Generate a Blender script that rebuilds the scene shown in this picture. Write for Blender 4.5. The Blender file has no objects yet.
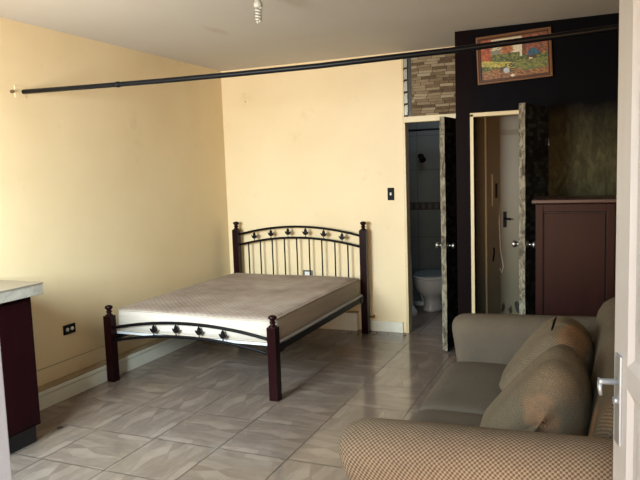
import bpy, bmesh, math, random
from mathutils import Vector, Matrix
random.seed(7)
S = bpy.context.scene
COL = S.collection
PI = math.pi

# ------------------------------------------------------------------ camera
cam_data = bpy.data.cameras.new('camera')
cam_data.sensor_width = 36.0
cam_data.lens = 36.48
cam_data.clip_start = 0.02
cam = bpy.data.objects.new('camera', cam_data)
COL.objects.link(cam)
_F = Vector((-0.38980677, 0.91503957, -0.10369795))
_R = Vector((0.92084899, 0.38845335, -0.03378062))
_U = Vector((-0.00937121, 0.10865806, 0.99403501))
_m = Matrix.Identity(4)
for i in range(3):
    _m[i][0], _m[i][1], _m[i][2] = _R[i], _U[i], -_F[i]
_m.translation = Vector((3.6495, 0.0, 1.5911))
cam.matrix_world = _m
S.camera = cam

# ------------------------------------------------------------------ world, lights, exposure
w = bpy.data.worlds.new('world')
S.world = w
w.use_nodes = True
w.node_tree.nodes['Background'].inputs[0].default_value = (0.75, 0.85, 1.0, 1)
w.node_tree.nodes['Background'].inputs[1].default_value = 0.6

def area(name, loc, target, sx, sy, power, col):
    l = bpy.data.lights.new(name, 'AREA')
    l.shape = 'RECTANGLE'; l.size = sx; l.size_y = sy; l.energy = power; l.color = col
    o = bpy.data.objects.new(name, l); COL.objects.link(o)
    o.location = loc
    o.rotation_euler = (Vector(target) - Vector(loc)).to_track_quat('-Z', 'Y').to_euler()
    return o

area('sky_light_through_doorway', (3.3, -5.0, 3.6), (3.0, 3.5, 0.6), 4.5, 3.0, 390, (0.76, 0.93, 1.0))
area('ground_bounce_light', (3.3, -4.0, 0.40), (2.6, 5.0, 2.0), 4.5, 2.4, 500, (1.0, 0.55, 0.24))
for _n, _t, _p, _c in (('added_window_sky', (0.7, 4.2, 0.2), 128, (0.72, 0.92, 1.0)), ('added_window_bounce', (0.9, 4.4, 2.7), 30, (1.0, 0.58, 0.26))):
    _o = area(_n, (1.0, 0.80, 1.65), _t, 1.1, 1.0, _p, _c); _o.data.spread = math.radians(125)  # fill lamps at the added, unseen front window, aimed along the left wall
area('bathroom_fill_light', (2.0, 6.9, 2.45), (2.0, 7.2, 0.5), 0.4, 0.3, 3.4, (0.78, 0.92, 1.0))  # added fill to brighten the bathroom; no source is seen

S.view_settings.view_transform = 'Standard'
S.view_settings.look = 'None'
S.view_settings.gamma = 1.0
S.view_settings.use_curve_mapping = False
S.view_settings.exposure = 0.0
S.cycles.max_bounces = 8

# ------------------------------------------------------------------ material helpers
def srgb(r, g, b):
    f = lambda c: (c/255.0/12.92) if c/255.0 <= 0.04045 else ((c/255.0+0.055)/1.055)**2.4
    return (f(r), f(g), f(b), 1.0)

class Mat:
    def __init__(s, name, col=(0.5, 0.5, 0.5, 1), rough=0.6, metal=0.0, spec=0.5, coat=0.0):
        s.m = bpy.data.materials.new(name); s.m.use_nodes = True
        s.nt = s.m.node_tree; s.n = s.nt.nodes
        s.b = s.n['Principled BSDF']
        s.b.inputs['Base Color'].default_value = col
        s.b.inputs['Roughness'].default_value = rough
        s.b.inputs['Metallic'].default_value = metal
        s.b.inputs['Specular IOR Level'].default_value = spec
        s.b.inputs['Coat Weight'].default_value = coat
        s._tc = None
    def tc(s, out='Object'):
        if s._tc is None: s._tc = s.n.new('ShaderNodeTexCoord')
        return s._tc.outputs[out]
    def link(s, a, b): s.nt.links.new(a, b)
    def mapping(s, scale=(1, 1, 1), loc=(0, 0, 0), rot=(0, 0, 0), src=None):
        m = s.n.new('ShaderNodeMapping')
        m.inputs['Scale'].default_value = scale; m.inputs['Location'].default_value = loc; m.inputs['Rotation'].default_value = rot
        s.link(src or s.tc(), m.inputs['Vector']); return m.outputs[0]
    def noise(s, scale, vec=None, detail=4, rough=0.55, dist=0.0):
        t = s.n.new('ShaderNodeTexNoise')
        t.inputs['Scale'].default_value = scale; t.inputs['Detail'].default_value = detail
        t.inputs['Roughness'].default_value = rough; t.inputs['Distortion'].default_value = dist
        s.link(vec or s.tc(), t.inputs['Vector']); return t.outputs['Fac']
    def voronoi(s, scale, vec=None, feature='F1', out='Distance', metric='EUCLIDEAN', rnd=1.0):
        t = s.n.new('ShaderNodeTexVoronoi'); t.feature = feature; t.distance = metric
        t.inputs['Scale'].default_value = scale; t.inputs['Randomness'].default_value = rnd
        s.link(vec or s.tc(), t.inputs['Vector']); return t.outputs[out]
    def ramp(s, fac, stops, interp='LINEAR'):
        r = s.n.new('ShaderNodeValToRGB'); r.color_ramp.interpolation = interp
        e = r.color_ramp.elements
        while len(e) < len(stops): e.new(0.5)
        for k, (p, c) in enumerate(stops):
            e[k].position = p; e[k].color = c if len(c) == 4 else (*c, 1)
        s.link(fac, r.inputs[0]); return r.outputs[0]
    def mix(s, a, b, fac, mode='MIX'):
        m = s.n.new('ShaderNodeMix'); m.data_type = 'RGBA'; m.blend_type = mode
        for val, k in ((fac, 0), (a, 6), (b, 7)):
            if isinstance(val, (int, float)): m.inputs[k].default_value = val
            elif isinstance(val, tuple): m.inputs[k].default_value = val
            else: s.link(val, m.inputs[k])
        return m.outputs[2]
    def math(s, op, a, b=0.0, c=0.0):
        m = s.n.new('ShaderNodeMath'); m.operation = op
        for k, v in enumerate((a, b, c)):
            if isinstance(v, (int, float)): m.inputs[k].default_value = v
            else: s.link(v, m.inputs[k])
        return m.outputs[0]
    def sep(s, vec=None):
        x = s.n.new('ShaderNodeSeparateXYZ'); s.link(vec or s.tc(), x.inputs[0]); return x.outputs
    def comb(s, x, y, z):
        m = s.n.new('ShaderNodeCombineXYZ')
        for k, v in enumerate((x, y, z)):
            if isinstance(v, (int, float)): m.inputs[k].default_value = v
            else: s.link(v, m.inputs[k])
        return m.outputs[0]
    def col(s, c): s.link(c, s.b.inputs['Base Color']); return s
    def rough(s, c): s.link(c, s.b.inputs['Roughness']); return s
    def bump(s, h, strength=0.3, dist=0.01):
        b = s.n.new('ShaderNodeBump'); b.inputs['Strength'].default_value = strength; b.inputs['Distance'].default_value = dist
        s.link(h, b.inputs['Height']); s.link(b.outputs[0], s.b.inputs['Normal']); return s

W1 = (1, 1, 1, 1)
def wall_paint(name, c1, c2, rough=0.55):
    M = Mat(name, c1, rough)
    n = M.noise(1.3, detail=5); n2 = M.noise(9.0, detail=3)
    base = M.mix(c1, c2, M.ramp(n, [(0.35, (0, 0, 0)), (0.7, (1, 1, 1))]))
    dirt = M.ramp(M.noise(3.1, detail=8, rough=0.7), [(0.60, (1, 1, 1)), (0.78, (0.86, 0.82, 0.76))])
    M.col(M.mix(base, dirt, 1.0, 'MULTIPLY')); M.bump(n2, 0.08, 0.004)
    return M.m
M_wall = wall_paint('cream_paint', srgb(231, 211, 172), srgb(224, 203, 162), 0.5)
M_trim = wall_paint('pale_trim_paint', srgb(240, 238, 222), srgb(232, 229, 212), 0.45)
M_ledge = wall_paint('beige_ledge', srgb(150, 134, 108), srgb(140, 124, 98), 0.6)
M_frame = wall_paint('cream_frame_paint', srgb(214, 196, 154), srgb(200, 182, 140), 0.4)
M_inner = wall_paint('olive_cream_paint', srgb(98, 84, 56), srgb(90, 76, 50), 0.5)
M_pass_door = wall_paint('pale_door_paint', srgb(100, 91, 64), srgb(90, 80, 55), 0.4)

def mk_ceiling():
    M = Mat('ceiling_paint', srgb(190, 180, 164), 0.8)
    v = M.mapping((1, 1, 1))
    n = M.noise(0.8, v, 6, 0.6)
    c = M.mix(srgb(200, 196, 190), srgb(186, 180, 172), n)
    # a brown damp mark beside the lamp
    x = M.sep()
    dx = M.math('MULTIPLY', M.math('SUBTRACT', x[0], 0.99), 9.0); dy = M.math('MULTIPLY', M.math('SUBTRACT', x[1], 4.37), 2.6)
    d = M.math('ADD', M.math('MULTIPLY', dx, dx), M.math('MULTIPLY', dy, dy))
    d = M.math('ADD', d, M.math('MULTIPLY', M.noise(9, detail=5), 0.5))
    st = M.ramp(d, [(0.25, (1, 1, 1)), (0.55, (0, 0, 0))])
    c2 = M.mix(c, srgb(150, 128, 88), M.math('MULTIPLY', st, 0.28))
    M.col(c2); M.bump(M.noise(30), 0.05, 0.003); return M.m
M_ceiling = mk_ceiling()

def mk_floor(name, ox, oy, t, ca, cb, cc, rough):
    M = Mat(name, ca, rough)
    x = M.sep()
    u = M.math('DIVIDE', M.math('SUBTRACT', x[0], ox), t); v = M.math('DIVIDE', M.math('SUBTRACT', x[1], oy), t)
    fu = M.math('FRACT', u); fv = M.math('FRACT', v)
    iu = M.math('FLOOR', u); iv = M.math('FLOOR', v)
    def edge(f):
        a = M.math('ABSOLUTE', M.math('SUBTRACT', f, 0.5)); return M.math('GREATER_THAN', a, 0.4925)
    grout = M.math('MAXIMUM', edge(fu), edge(fv))
    # brushed diagonal patches inside every tile
    cell = M.comb(iu, iv, 0.0)
    wn = M.n.new('ShaderNodeTexWhiteNoise'); wn.noise_dimensions = '3D'; M.link(cell, wn.inputs['Vector'])
    ang = M.math('MULTIPLY', M.math('FLOOR', M.math('MULTIPLY', wn.outputs['Value'], 4.0)), PI/2)
    vr = M.n.new('ShaderNodeVectorRotate'); vr.rotation_type = 'Z_AXIS'
    M.link(M.comb(fu, fv, 0.0), vr.inputs['Vector']); vr.inputs['Center'].default_value = (0.5, 0.5, 0)
    M.link(ang, vr.inputs['Angle'])
    mp = M.mapping((2.2, 6.5, 1), rot=(0, 0, 0.75), src=vr.outputs[0])
    vo = M.n.new('ShaderNodeTexVoronoi'); vo.inputs['Scale'].default_value = 1.0; M.link(mp, vo.inputs['Vector'])
    vc = M.sep(vo.outputs['Color'])[0]
    soft = M.noise(1.2, mp, 4, 0.6)
    mp2 = M.mapping((8.0, 2.0, 1), rot=(0, 0, 0.75), src=vr.outputs[0]); st2 = M.noise(1.3, mp2, 5, 0.6)
    f = M.math('ADD', M.math('ADD', M.math('MULTIPLY', vc, 0.30), M.math('MULTIPLY', soft, 0.60)), M.math('MULTIPLY', st2, 0.12))
    c = M.ramp(f, [(0.34, ca), (0.50, cb), (0.68, cc)])
    c = M.mix(c, srgb(94, 84, 76), M.math('MULTIPLY', M.noise(5, detail=6), 0.25))
    M.col(M.mix(c, srgb(58, 50, 44), grout))
    r = M.math('ADD', M.math('MULTIPLY', M.noise(6, detail=5), 0.16), rough)
    M.rough(M.math('ADD', r, M.math('MULTIPLY', grout, 0.4)))
    M.bump(M.math('SUBTRACT', 1.0, grout), 0.25, 0.002)
    return M.m
M_floor = mk_floor('taupe_floor_tile', 1.173, 3.1185, 0.4509, srgb(112, 98, 89), srgb(123, 109, 99), srgb(140, 125, 114), 0.06)
M_bathfloor = mk_floor('bath_floor_tile', 1.173, 3.1185, 0.4509, srgb(120, 106, 98), srgb(132, 118, 110), srgb(144, 130, 121), 0.25)

def mk_wood(name, c1, c2, rough, coat=0.0, axis='Z', scale=1.0, spec=0.5):
    M = Mat(name, c1, rough, spec=spec, coat=coat)
    M.b.inputs['Coat Roughness'].default_value = 0.25
    sc = {'Z': (14, 14, 1.2), 'X': (1.2, 14, 14), 'Y': (14, 1.2, 14)}[axis]
    n = M.noise(2.0*scale, M.mapping(sc), 6, 0.6, 0.6)
    M.col(M.mix(c1, c2, n)); M.bump(n, 0.08, 0.002)
    return M.m
M_bedwood = mk_wood('mahogany_post', srgb(36, 7, 10), srgb(18, 4, 6), 0.28, 0.0, spec=0.15)
M_cabinet = mk_wood('kitchen_cabinet_mahogany', srgb(38, 8, 12), srgb(22, 5, 9), 0.45, 0.0, spec=0.08)
M_toe = mk_wood('dark_toe_board', srgb(28, 24, 30), srgb(16, 14, 20), 0.5, 0.1)
M_dresser = mk_wood('wardrobe_mahogany', srgb(50, 20, 13), srgb(30, 9, 8), 0.42, 0.0, spec=0.15)
M_dressertop = mk_wood('wardrobe_top_board', srgb(62, 34, 32), srgb(42, 22, 22), 0.4, 0.0, 'X')
M_groove = Mat('dark_groove', srgb(26, 8, 8), 0.6).m

def mk_brown():
    M = Mat('dark_stained_plywood', srgb(24, 10, 12), 0.5, spec=0.03)
    x = M.sep()
    n = M.noise(2.2, M.mapping((9, 9, 1.0)), 8, 0.65, 0.8)
    dark = M.mix(srgb(11, 10, 14), srgb(7, 8, 13), n)
    red = M.mix(srgb(24, 10, 10), srgb(14, 8, 9), n)
    # paler, mottled olive-brown board right of the doorway below head height
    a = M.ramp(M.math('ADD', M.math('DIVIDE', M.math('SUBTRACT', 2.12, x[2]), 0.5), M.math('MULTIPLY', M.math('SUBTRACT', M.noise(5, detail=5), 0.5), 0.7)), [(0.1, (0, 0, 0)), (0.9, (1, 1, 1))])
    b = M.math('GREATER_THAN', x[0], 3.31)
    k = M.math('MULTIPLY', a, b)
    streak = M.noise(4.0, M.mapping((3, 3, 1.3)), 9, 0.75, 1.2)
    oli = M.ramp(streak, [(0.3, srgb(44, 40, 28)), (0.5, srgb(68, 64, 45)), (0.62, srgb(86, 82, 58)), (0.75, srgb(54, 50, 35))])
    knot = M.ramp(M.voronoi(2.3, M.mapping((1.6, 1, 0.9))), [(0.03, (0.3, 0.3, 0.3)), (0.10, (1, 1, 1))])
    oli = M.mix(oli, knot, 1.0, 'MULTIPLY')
    left = M.ramp(M.math('SUBTRACT', x[0], 2.3), [(0.3, (1, 1, 1)), (0.55, (0, 0, 0))])
    c = M.mix(dark, red, left)
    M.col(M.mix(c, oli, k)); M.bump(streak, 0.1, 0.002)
    return M.m
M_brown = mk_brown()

def mk_stone(name, c1, c2, c3, sx=0.16, sy=0.035):
    # stacked ledge stone: running courses of long thin stones of uneven length
    M = Mat(name, c1, 0.75, spec=0.15)
    x = M.sep(); u0 = M.math('ADD', x[0], x[1])
    wob = M.math('MULTIPLY', M.math('SUBTRACT', M.noise(5, detail=2), 0.5), 0.022)
    z = M.math('ADD', x[2], wob)
    row = M.math('FLOOR', M.math('DIVIDE', z, sy)); fr = M.math('FRACT', M.math('DIVIDE', z, sy))
    wn = M.n.new('ShaderNodeTexWhiteNoise'); wn.noise_dimensions = '1D'; M.link(row, wn.inputs['W'])
    u = M.math('DIVIDE', M.math('ADD', u0, M.math('MULTIPLY', wn.outputs['Value'], 0.8)), sx)
    cu = M.math('FLOOR', u); fu = M.math('FRACT', u)
    w2 = M.n.new('ShaderNodeTexWhiteNoise'); w2.noise_dimensions = '2D'; M.link(M.comb(cu, row, 0), w2.inputs['Vector'])
    gz = M.math('ABSOLUTE', M.math('SUBTRACT', fr, 0.5)); gu = M.math('ABSOLUTE', M.math('SUBTRACT', fu, 0.5))
    joint = M.math('MAXIMUM', M.math('GREATER_THAN', gz, 0.45), M.math('GREATER_THAN', gu, 0.475))
    grain = M.noise(3, M.mapping((7, 7, 34)), 7, 0.7, 0.5)
    f = M.math('ADD', M.math('MULTIPLY', w2.outputs['Value'], 0.55), M.math('MULTIPLY', grain, 0.6))
    c = M.ramp(f, [(0.22, c3), (0.5, c2), (0.85, c1)])
    M.col(M.mix(c, (c3[0]*0.6, c3[1]*0.6, c3[2]*0.6, 1), M.math('MULTIPLY', joint, 0.7)))
    M.bump(M.math('SUBTRACT', f, joint), 0.6, 0.01)
    return M.m
M_stone = mk_stone('stacked_stone_panel', srgb(160, 146, 122), srgb(118, 101, 78), srgb(60, 46, 34), 0.13, 0.026)
M_stone_shaded = mk_stone('shaded_stacked_stone_paper', srgb(62, 68, 72), srgb(26, 28, 32), srgb(8, 8, 11), 0.09, 0.03)  # same stone pattern, with shade put into darker colours for the door leaves

def mk_raw_edge():
    M = Mat('weathered_door_edge', srgb(150, 132, 104), 0.8)
    n = M.noise(4, M.mapping((8, 8, 3.0)), 7, 0.75, 1.0)
    M.col(M.ramp(n, [(0.35, srgb(44, 38, 32)), (0.47, srgb(98, 90, 74)), (0.58, srgb(150, 144, 126)), (0.75, srgb(78, 70, 56))])); M.bump(n, 0.5, 0.006)
    return M.m
M_edge = mk_raw_edge()

def mk_bathtile():
    M = Mat('grey_bath_tile', srgb(104, 106, 104), 0.25)
    x = M.sep(); u0 = M.math('ADD', x[0], x[1])
    fu = M.math('FRACT', M.math('DIVIDE', u0, 0.30)); fz = M.math('FRACT', M.math('DIVIDE', M.math('ADD', x[2], 0.02), 0.40))
    g = M.math('MAXIMUM', M.math('GREATER_THAN', M.math('ABSOLUTE', M.math('SUBTRACT', fu, 0.5)), 0.49), M.math('GREATER_THAN', M.math('ABSOLUTE', M.math('SUBTRACT', fz, 0.5)), 0.492))
    c = M.mix(srgb(104, 110, 110), srgb(88, 95, 97), M.noise(4, detail=6))
    c = M.mix(c, srgb(66, 72, 74), g)
    # patterned dado strip
    z = M.math('ABSOLUTE', M.math('SUBTRACT', x[2], 1.15)); band = M.math('LESS_THAN', z, 0.045)
    dots = M.math('GREATER_THAN', M.math('SINE', M.math('MULTIPLY', u0, 80.0)), 0.1)
    edge = M.math('GREATER_THAN', z, 0.03)
    bc = M.mix(srgb(56, 56, 56), srgb(82, 80, 76), M.math('MULTIPLY', dots, M.math('SUBTRACT', 1.0, edge)))
    M.col(M.mix(c, bc, band)); return M.m
M_bath = mk_bathtile()

M_black = Mat('black_plastic', srgb(12, 12, 14), 0.5, 0.0, 0.1).m
M_rod = Mat('black_painted_steel', srgb(10, 13, 18), 0.4, 0.0, 0.15).m
M_iron = Mat('black_wrought_iron', srgb(10, 9, 12), 0.42, 0.0, 0.15).m
M_rail = Mat('dark_bed_rail_steel', srgb(22, 25, 32), 0.5, 0.0, 0.15).m
M_white = Mat('white_plastic', srgb(225, 225, 220), 0.35).m
M_board = Mat('pale_slat_board', srgb(206, 212, 218), 0.5).m
M_chrome = Mat('chrome', srgb(186, 198, 212), 0.45, 0.75).m
M_steel = Mat('brushed_steel', srgb(170, 172, 170), 0.35, 1.0).m
M_brass = Mat('tarnished_brass', srgb(150, 110, 60), 0.35, 1.0).m
M_porcelain = Mat('white_porcelain', srgb(214, 218, 220), 0.12, coat=0.5).m
M_seatdark = Mat('dark_toilet_seat', srgb(112, 120, 126), 0.3).m
M_dirt = Mat('dirt_crumb', srgb(52, 38, 24), 0.9).m
M_glass = Mat('smoky_glass_slat', srgb(60, 64, 62), 0.15).m
M_bulb = Mat('cfl_white_glass', srgb(190, 188, 180), 0.25).m
M_alum = Mat('grey_aluminium', srgb(130, 124, 112), 0.4, 0.5).m

def mk_whitedoor():
    M = Mat('white_gloss_door_paint', srgb(226, 228, 232), 0.38, spec=0.2)
    n = M.noise(3, M.mapping((6, 6, 1)), 5)
    M.col(M.mix(srgb(222, 230, 240), srgb(208, 216, 227), n)); return M.m
M_wdoor = mk_whitedoor()

def mk_counter():
    M = Mat('pale_stone_counter', srgb(190, 184, 170), 0.3)
    n = M.noise(7, detail=8, rough=0.7, dist=1.0)
    M.col(M.ramp(n, [(0.35, srgb(140, 134, 122)), (0.5, srgb(166, 161, 150)), (0.7, srgb(186, 183, 175))])); return M.m
M_counter = mk_counter()
M_countertop = Mat('counter_top_slab', srgb(138, 128, 112), 0.5, spec=0.2).m

def mk_mattress(name, top):
    M = Mat(name, srgb(170, 150, 134), 0.85)
    x = M.sep()
    if top:
        a = M.math('ADD', x[0], x[1]); b = M.math('SUBTRACT', x[0], x[1])
        q = M.math('MULTIPLY', M.math('ABSOLUTE', M.math('SINE', M.math('MULTIPLY', a, 62))), M.math('ABSOLUTE', M.math('SINE', M.math('MULTIPLY', b, 62))))
        stain = M.noise(2.6, detail=8, rough=0.65)
        c = M.ramp(stain, [(0.3, srgb(134, 120, 111)), (0.5, srgb(162, 148, 139)), (0.7, srgb(182, 171, 163))])
        c = M.mix(c, M.ramp(q, [(0.0, (0.84, 0.82, 0.80)), (0.5, (1, 1, 1))]), 1.0, 'MULTIPLY')
        M.col(c); M.bump(M.math('ADD', q, M.math('MULTIPLY', stain, 3.0)), 0.35, 0.006)
    else:
        n = M.noise(3, M.mapping((2, 2, 18)), 6)
        M.col(M.mix(srgb(200, 192, 182), srgb(172, 162, 150), n)); M.bump(n, 0.25, 0.006)
    return M.m
M_mtop = mk_mattress('quilted_mattress_top', True)
M_mside = mk_mattress('mattress_side_cloth', False)

def mk_weave(name, light, dark, worn=None, worn_c=None, worn_r=0.1, cell=0.0075, wrinkle=False):
    """basket weave from UV in metres; worn = (x, y, z) centre of a rubbed patch in object space"""
    M = Mat(name, light, 0.95, spec=0.1)
    uv = M.sep(M.tc('UV'))
    k = PI/cell
    a = M.math('MULTIPLY', uv[0], k); b = M.math('MULTIPLY', uv[1], k)
    wv = M.math('MULTIPLY', M.math('SINE', a), M.math('SINE', b))
    wv = M.math('ADD', M.math('MULTIPLY', wv, 0.5), 0.5)
    wv = M.math('ADD', wv, M.math('MULTIPLY', M.math('SUBTRACT', M.noise(60, detail=3), 0.5), 0.3))
    wf = M.noise(520, detail=1) if wrinkle else wv
    c = M.ramp(wf, [(0.35, dark), (0.65, light)])
    big = M.noise(3.0, detail=6, rough=0.6)
    c = M.mix(c, M.ramp(big, [(0.3, (0.78, 0.78, 0.80)), (0.7, (1.0, 1.0, 1.0))]), 1.0, 'MULTIPLY')
    fine = M.math('MULTIPLY', M.math('SINE', M.math('MULTIPLY', uv[0], 900)), 0.1)
    if worn:
        gp = M.n.new('ShaderNodeNewGeometry'); x = M.sep(gp.outputs['Position'])
        parts = []
        wy = (1.0, 0.25, 1.0) if wrinkle else (1.0, 1.0, 1.0)
        for i, cc in enumerate(worn):
            q = M.math('SUBTRACT', x[i], cc); parts.append(M.math('MULTIPLY', M.math('MULTIPLY', q, q), wy[i]))
        d = M.math('SQRT', M.math('ADD', M.math('ADD', parts[0], parts[1]), parts[2]))
        d = M.math('ADD', d, M.math('MULTIPLY', M.math('SUBTRACT', M.noise(14, detail=5), 0.5), 0.05))
        msk = M.ramp(M.math('DIVIDE', d, worn_r), [(0.75, (1, 1, 1)), (1.1, (0, 0, 0))])
        wc = M.ramp(wv, [(0.25, (worn_c[0]*0.35, worn_c[1]*0.3, worn_c[2]*0.28, 1)), (0.65, worn_c)])
        c = M.mix(c, wc, msk)
    wr = M.noise(7, M.mapping((1, 1, 2.2)), 4, 0.5, 1.0)
    M.col(c); M.bump(M.math('ADD', M.math('MULTIPLY', wv, 0.25), M.math('MULTIPLY', wr, 2.5 if wrinkle else 0.6)), 0.5, 0.01)
    return M.m
TAN, DRK = srgb(164, 148, 127), srgb(104, 91, 78)
M_sofa = mk_weave('tan_basket_weave', TAN, DRK)
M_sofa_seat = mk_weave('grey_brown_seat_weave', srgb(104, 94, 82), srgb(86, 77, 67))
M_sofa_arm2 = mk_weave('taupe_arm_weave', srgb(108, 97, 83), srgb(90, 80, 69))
M_cush1 = mk_weave('cushion_weave_round_worn_patch', srgb(136, 122, 101), srgb(96, 86, 71), (3.480, 2.55, 0.680), srgb(178, 138, 106), 0.10, wrinkle=True)
M_cush2 = mk_weave('cushion_weave_worn_corner', srgb(134, 120, 99), srgb(94, 83, 68), (3.572, 3.12, 0.795), srgb(152, 118, 88), 0.09, wrinkle=True)
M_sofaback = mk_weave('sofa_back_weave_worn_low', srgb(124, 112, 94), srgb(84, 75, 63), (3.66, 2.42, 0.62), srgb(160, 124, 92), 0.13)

# ------------------------------------------------------------------ mesh helpers
def link_mesh(name, bm, mats, parent=None, smooth=False, bevel=0.0, sub=0, seg=2):
    bmesh.ops.recalc_face_normals(bm, faces=bm.faces)
    me = bpy.data.meshes.new(name); bm.to_mesh(me); bm.free()
    if not isinstance(mats, (list, tuple)): mats = [mats]
    for m in mats: me.materials.append(m)
    if smooth:
        for p in me.polygons: p.use_smooth = True
    o = bpy.data.objects.new(name, me); COL.objects.link(o)
    if parent: o.parent = parent
    if bevel:
        b = o.modifiers.new('bevel', 'BEVEL'); b.width = bevel; b.segments = seg; b.limit_method = 'ANGLE'
    if sub:
        s = o.modifiers.new('subdiv', 'SUBSURF'); s.levels = sub; s.render_levels = sub
    return o

def box(bm, x0, x1, y0, y1, z0, z1, mi=0, rot=0.0, piv=None):
    vs = [bm.verts.new((x, y, z)) for x in (x0, x1) for y in (y0, y1) for z in (z0, z1)]
    idx = [(0, 1, 3, 2), (4, 6, 7, 5), (0, 4, 5, 1), (2, 3, 7, 6), (0, 2, 6, 4), (1, 5, 7, 3)]
    fs = [bm.faces.new([vs[i] for i in f]) for f in idx]
    for f in fs: f.material_index = mi
    if rot:
        bmesh.ops.rotate(bm, verts=vs, cent=piv, matrix=Matrix.Rotation(rot, 3, 'Z'))
    return vs, fs

def bxm(*a, **k):
    bm = bmesh.new(); box(bm, *a, **k); return bm

def tube(bm, pts, r, n=10, cap=True, mi=0):
    pts = [Vector(p) for p in pts]
    rs = r if isinstance(r, (list, tuple)) else [r]*len(pts)
    rings = []
    prev = None
    for i, p in enumerate(pts):
        d = (pts[min(i+1, len(pts)-1)] - pts[max(i-1, 0)]).normalized()
        if prev is None:
            a = d.orthogonal().normalized()
        else:
            a = (prev - d*prev.dot(d)).normalized()
        prev = a; b = d.cross(a)
        rings.append([bm.verts.new(p + (a*math.cos(2*PI*k/n) + b*math.sin(2*PI*k/n))*rs[i]) for k in range(n)])
    for i in range(len(rings)-1):
        for k in range(n):
            f = bm.faces.new((rings[i][k], rings[i][(k+1) % n], rings[i+1][(k+1) % n], rings[i+1][k])); f.material_index = mi; f.smooth = True
    if cap:
        for q in (rings[0], rings[-1]):
            f = bm.faces.new(q); f.material_index = mi

def lathe(bm, cx, cy, prof, n=20, mi=0, mat=None):
    rings = []
    for r, z in prof:
        rings.append([bm.verts.new((cx+r*math.cos(2*PI*k/n), cy+r*math.sin(2*PI*k/n), z)) for k in range(n)])
    vs = [v for q in rings for v in q]
    for i in range(len(rings)-1):
        for k in range(n):
            f = bm.faces.new((rings[i][k], rings[i][(k+1) % n], rings[i+1][(k+1) % n], rings[i+1][k])); f.smooth = True; f.material_index = mi
    for q in (rings[0], rings[-1]):
        bm.faces.new(q).material_index = mi
    if mat is not None: bmesh.ops.transform(bm, matrix=mat, verts=vs)
    return vs

def prism(bm, poly, axis, a, b, mi=0):
    """poly of 2D points extruded from a to b along axis"""
    def P(p, t):
        return {'X': (t, p[0], p[1]), 'Y': (p[0], t, p[1]), 'Z': (p[0], p[1], t)}[axis]
    A = [bm.verts.new(P(p, a)) for p in poly]; B = [bm.verts.new(P(p, b)) for p in poly]
    n = len(poly)
    fs = [bm.faces.new(A), bm.faces.new(B[::-1])]
    for i in range(n): fs.append(bm.faces.new((A[i], A[(i+1) % n], B[(i+1) % n], B[i])))
    for f in fs: f.material_index = mi

def loft(bm, rings, smooth=True, capfan=True):
    """closed rings of equal length -> skin with UVs in metres"""
    uvl = bm.loops.layers.uv.verify()
    R = [[bm.verts.new(p) for p in r] for r in rings]
    n = len(R[0])
    us = [0.0]
    for i in range(1, len(R)):
        us.append(us[-1] + sum((R[i][k].co-R[i-1][k].co).length for k in range(n))/n)
    vs = []
    mid = max(range(len(R)), key=lambda i: sum((R[i][(k+1) % n].co-R[i][k].co).length for k in range(n)))
    acc = 0; vs = [0.0]
    for k in range(n):
        acc += (R[mid][(k+1) % n].co-R[mid][k].co).length; vs.append(acc)
    for i in range(len(R)-1):
        for k in range(n):
            f = bm.faces.new((R[i][k], R[i][(k+1) % n], R[i+1][(k+1) % n], R[i+1][k])); f.smooth = smooth
            for l, (uu, vv) in zip(f.loops, ((us[i], vs[k]), (us[i], vs[k+1]), (us[i+1], vs[k+1]), (us[i+1], vs[k]))): l[uvl].uv = (uu, vv)
    for q in (R[0], R[-1]):
        c = Vector((0, 0, 0))
        for v in q: c += v.co
        c /= n
        cv = bm.verts.new(c)
        for k in range(n):
            f = bm.faces.new((q[k], q[(k+1) % n], cv)); f.smooth = smooth
            # project caps on their dominant plane
            for l in f.loops: l[uvl].uv = (l.vert.co.x + l.vert.co.y*0.0, l.vert.co.z) if abs(q[0].co.y-c.y) < 0.05 else (l.vert.co.y, l.vert.co.z)

def struct(o): o['kind'] = 'structure'; return o
def tag(o, label, cat, group=None):
    o['label'] = label; o['category'] = cat
    if group: o['group'] = group
    return o
def thing(name, loc, label, cat, group=None):
    o = bpy.data.objects.new(name, None); COL.objects.link(o); o.location = loc; o.empty_display_size = 0.1
    return tag(o, label, cat, group)
def put(name, bm, mats, root, **k):
    """mesh given in world coordinates, parented to a root that sits at root.location"""
    bmesh.ops.translate(bm, verts=bm.verts, vec=-Vector(root.location))
    return link_mesh(name, bm, mats, root, **k)

H = 2.687; XR = 4.60; YB = 6.05; YF = 0.75; XP = 2.59; YP = 5.416
# ------------------------------------------------------------------ setting
bm = bmesh.new(); box(bm, -0.12, XR+0.12, 0.63, YB, -0.1, 0.0)
struct(link_mesh('floor', bm, M_floor))
bm = bmesh.new(); box(bm, -0.12, XR+0.12, 0.63, YB+0.1, H, H+0.12)
struct(link_mesh('ceiling', bm, M_ceiling))
bm = bmesh.new(); box(bm, -0.12, 0.0, 0.63, YB+0.1, 0.0, H)
struct(link_mesh('wall_left', bm, M_wall))
# back wall with doorway and transom
bm = bmesh.new()
box(bm, 0.0, 1.975, YB, YB+0.1, 0, H)
box(bm, 2.56, 2.62, YB, YB+0.1, 0, H)
box(bm, 1.975, 2.56, YB, YB+0.1, 2.645, H)
struct(link_mesh('wall_back', bm, M_wall))
bm = bmesh.new(); box(bm, 2.055, 2.56, YB+0.006, YB+0.09, 2.085, 2.645)
struct(link_mesh('wall_transom', bm, M_stone))
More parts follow.
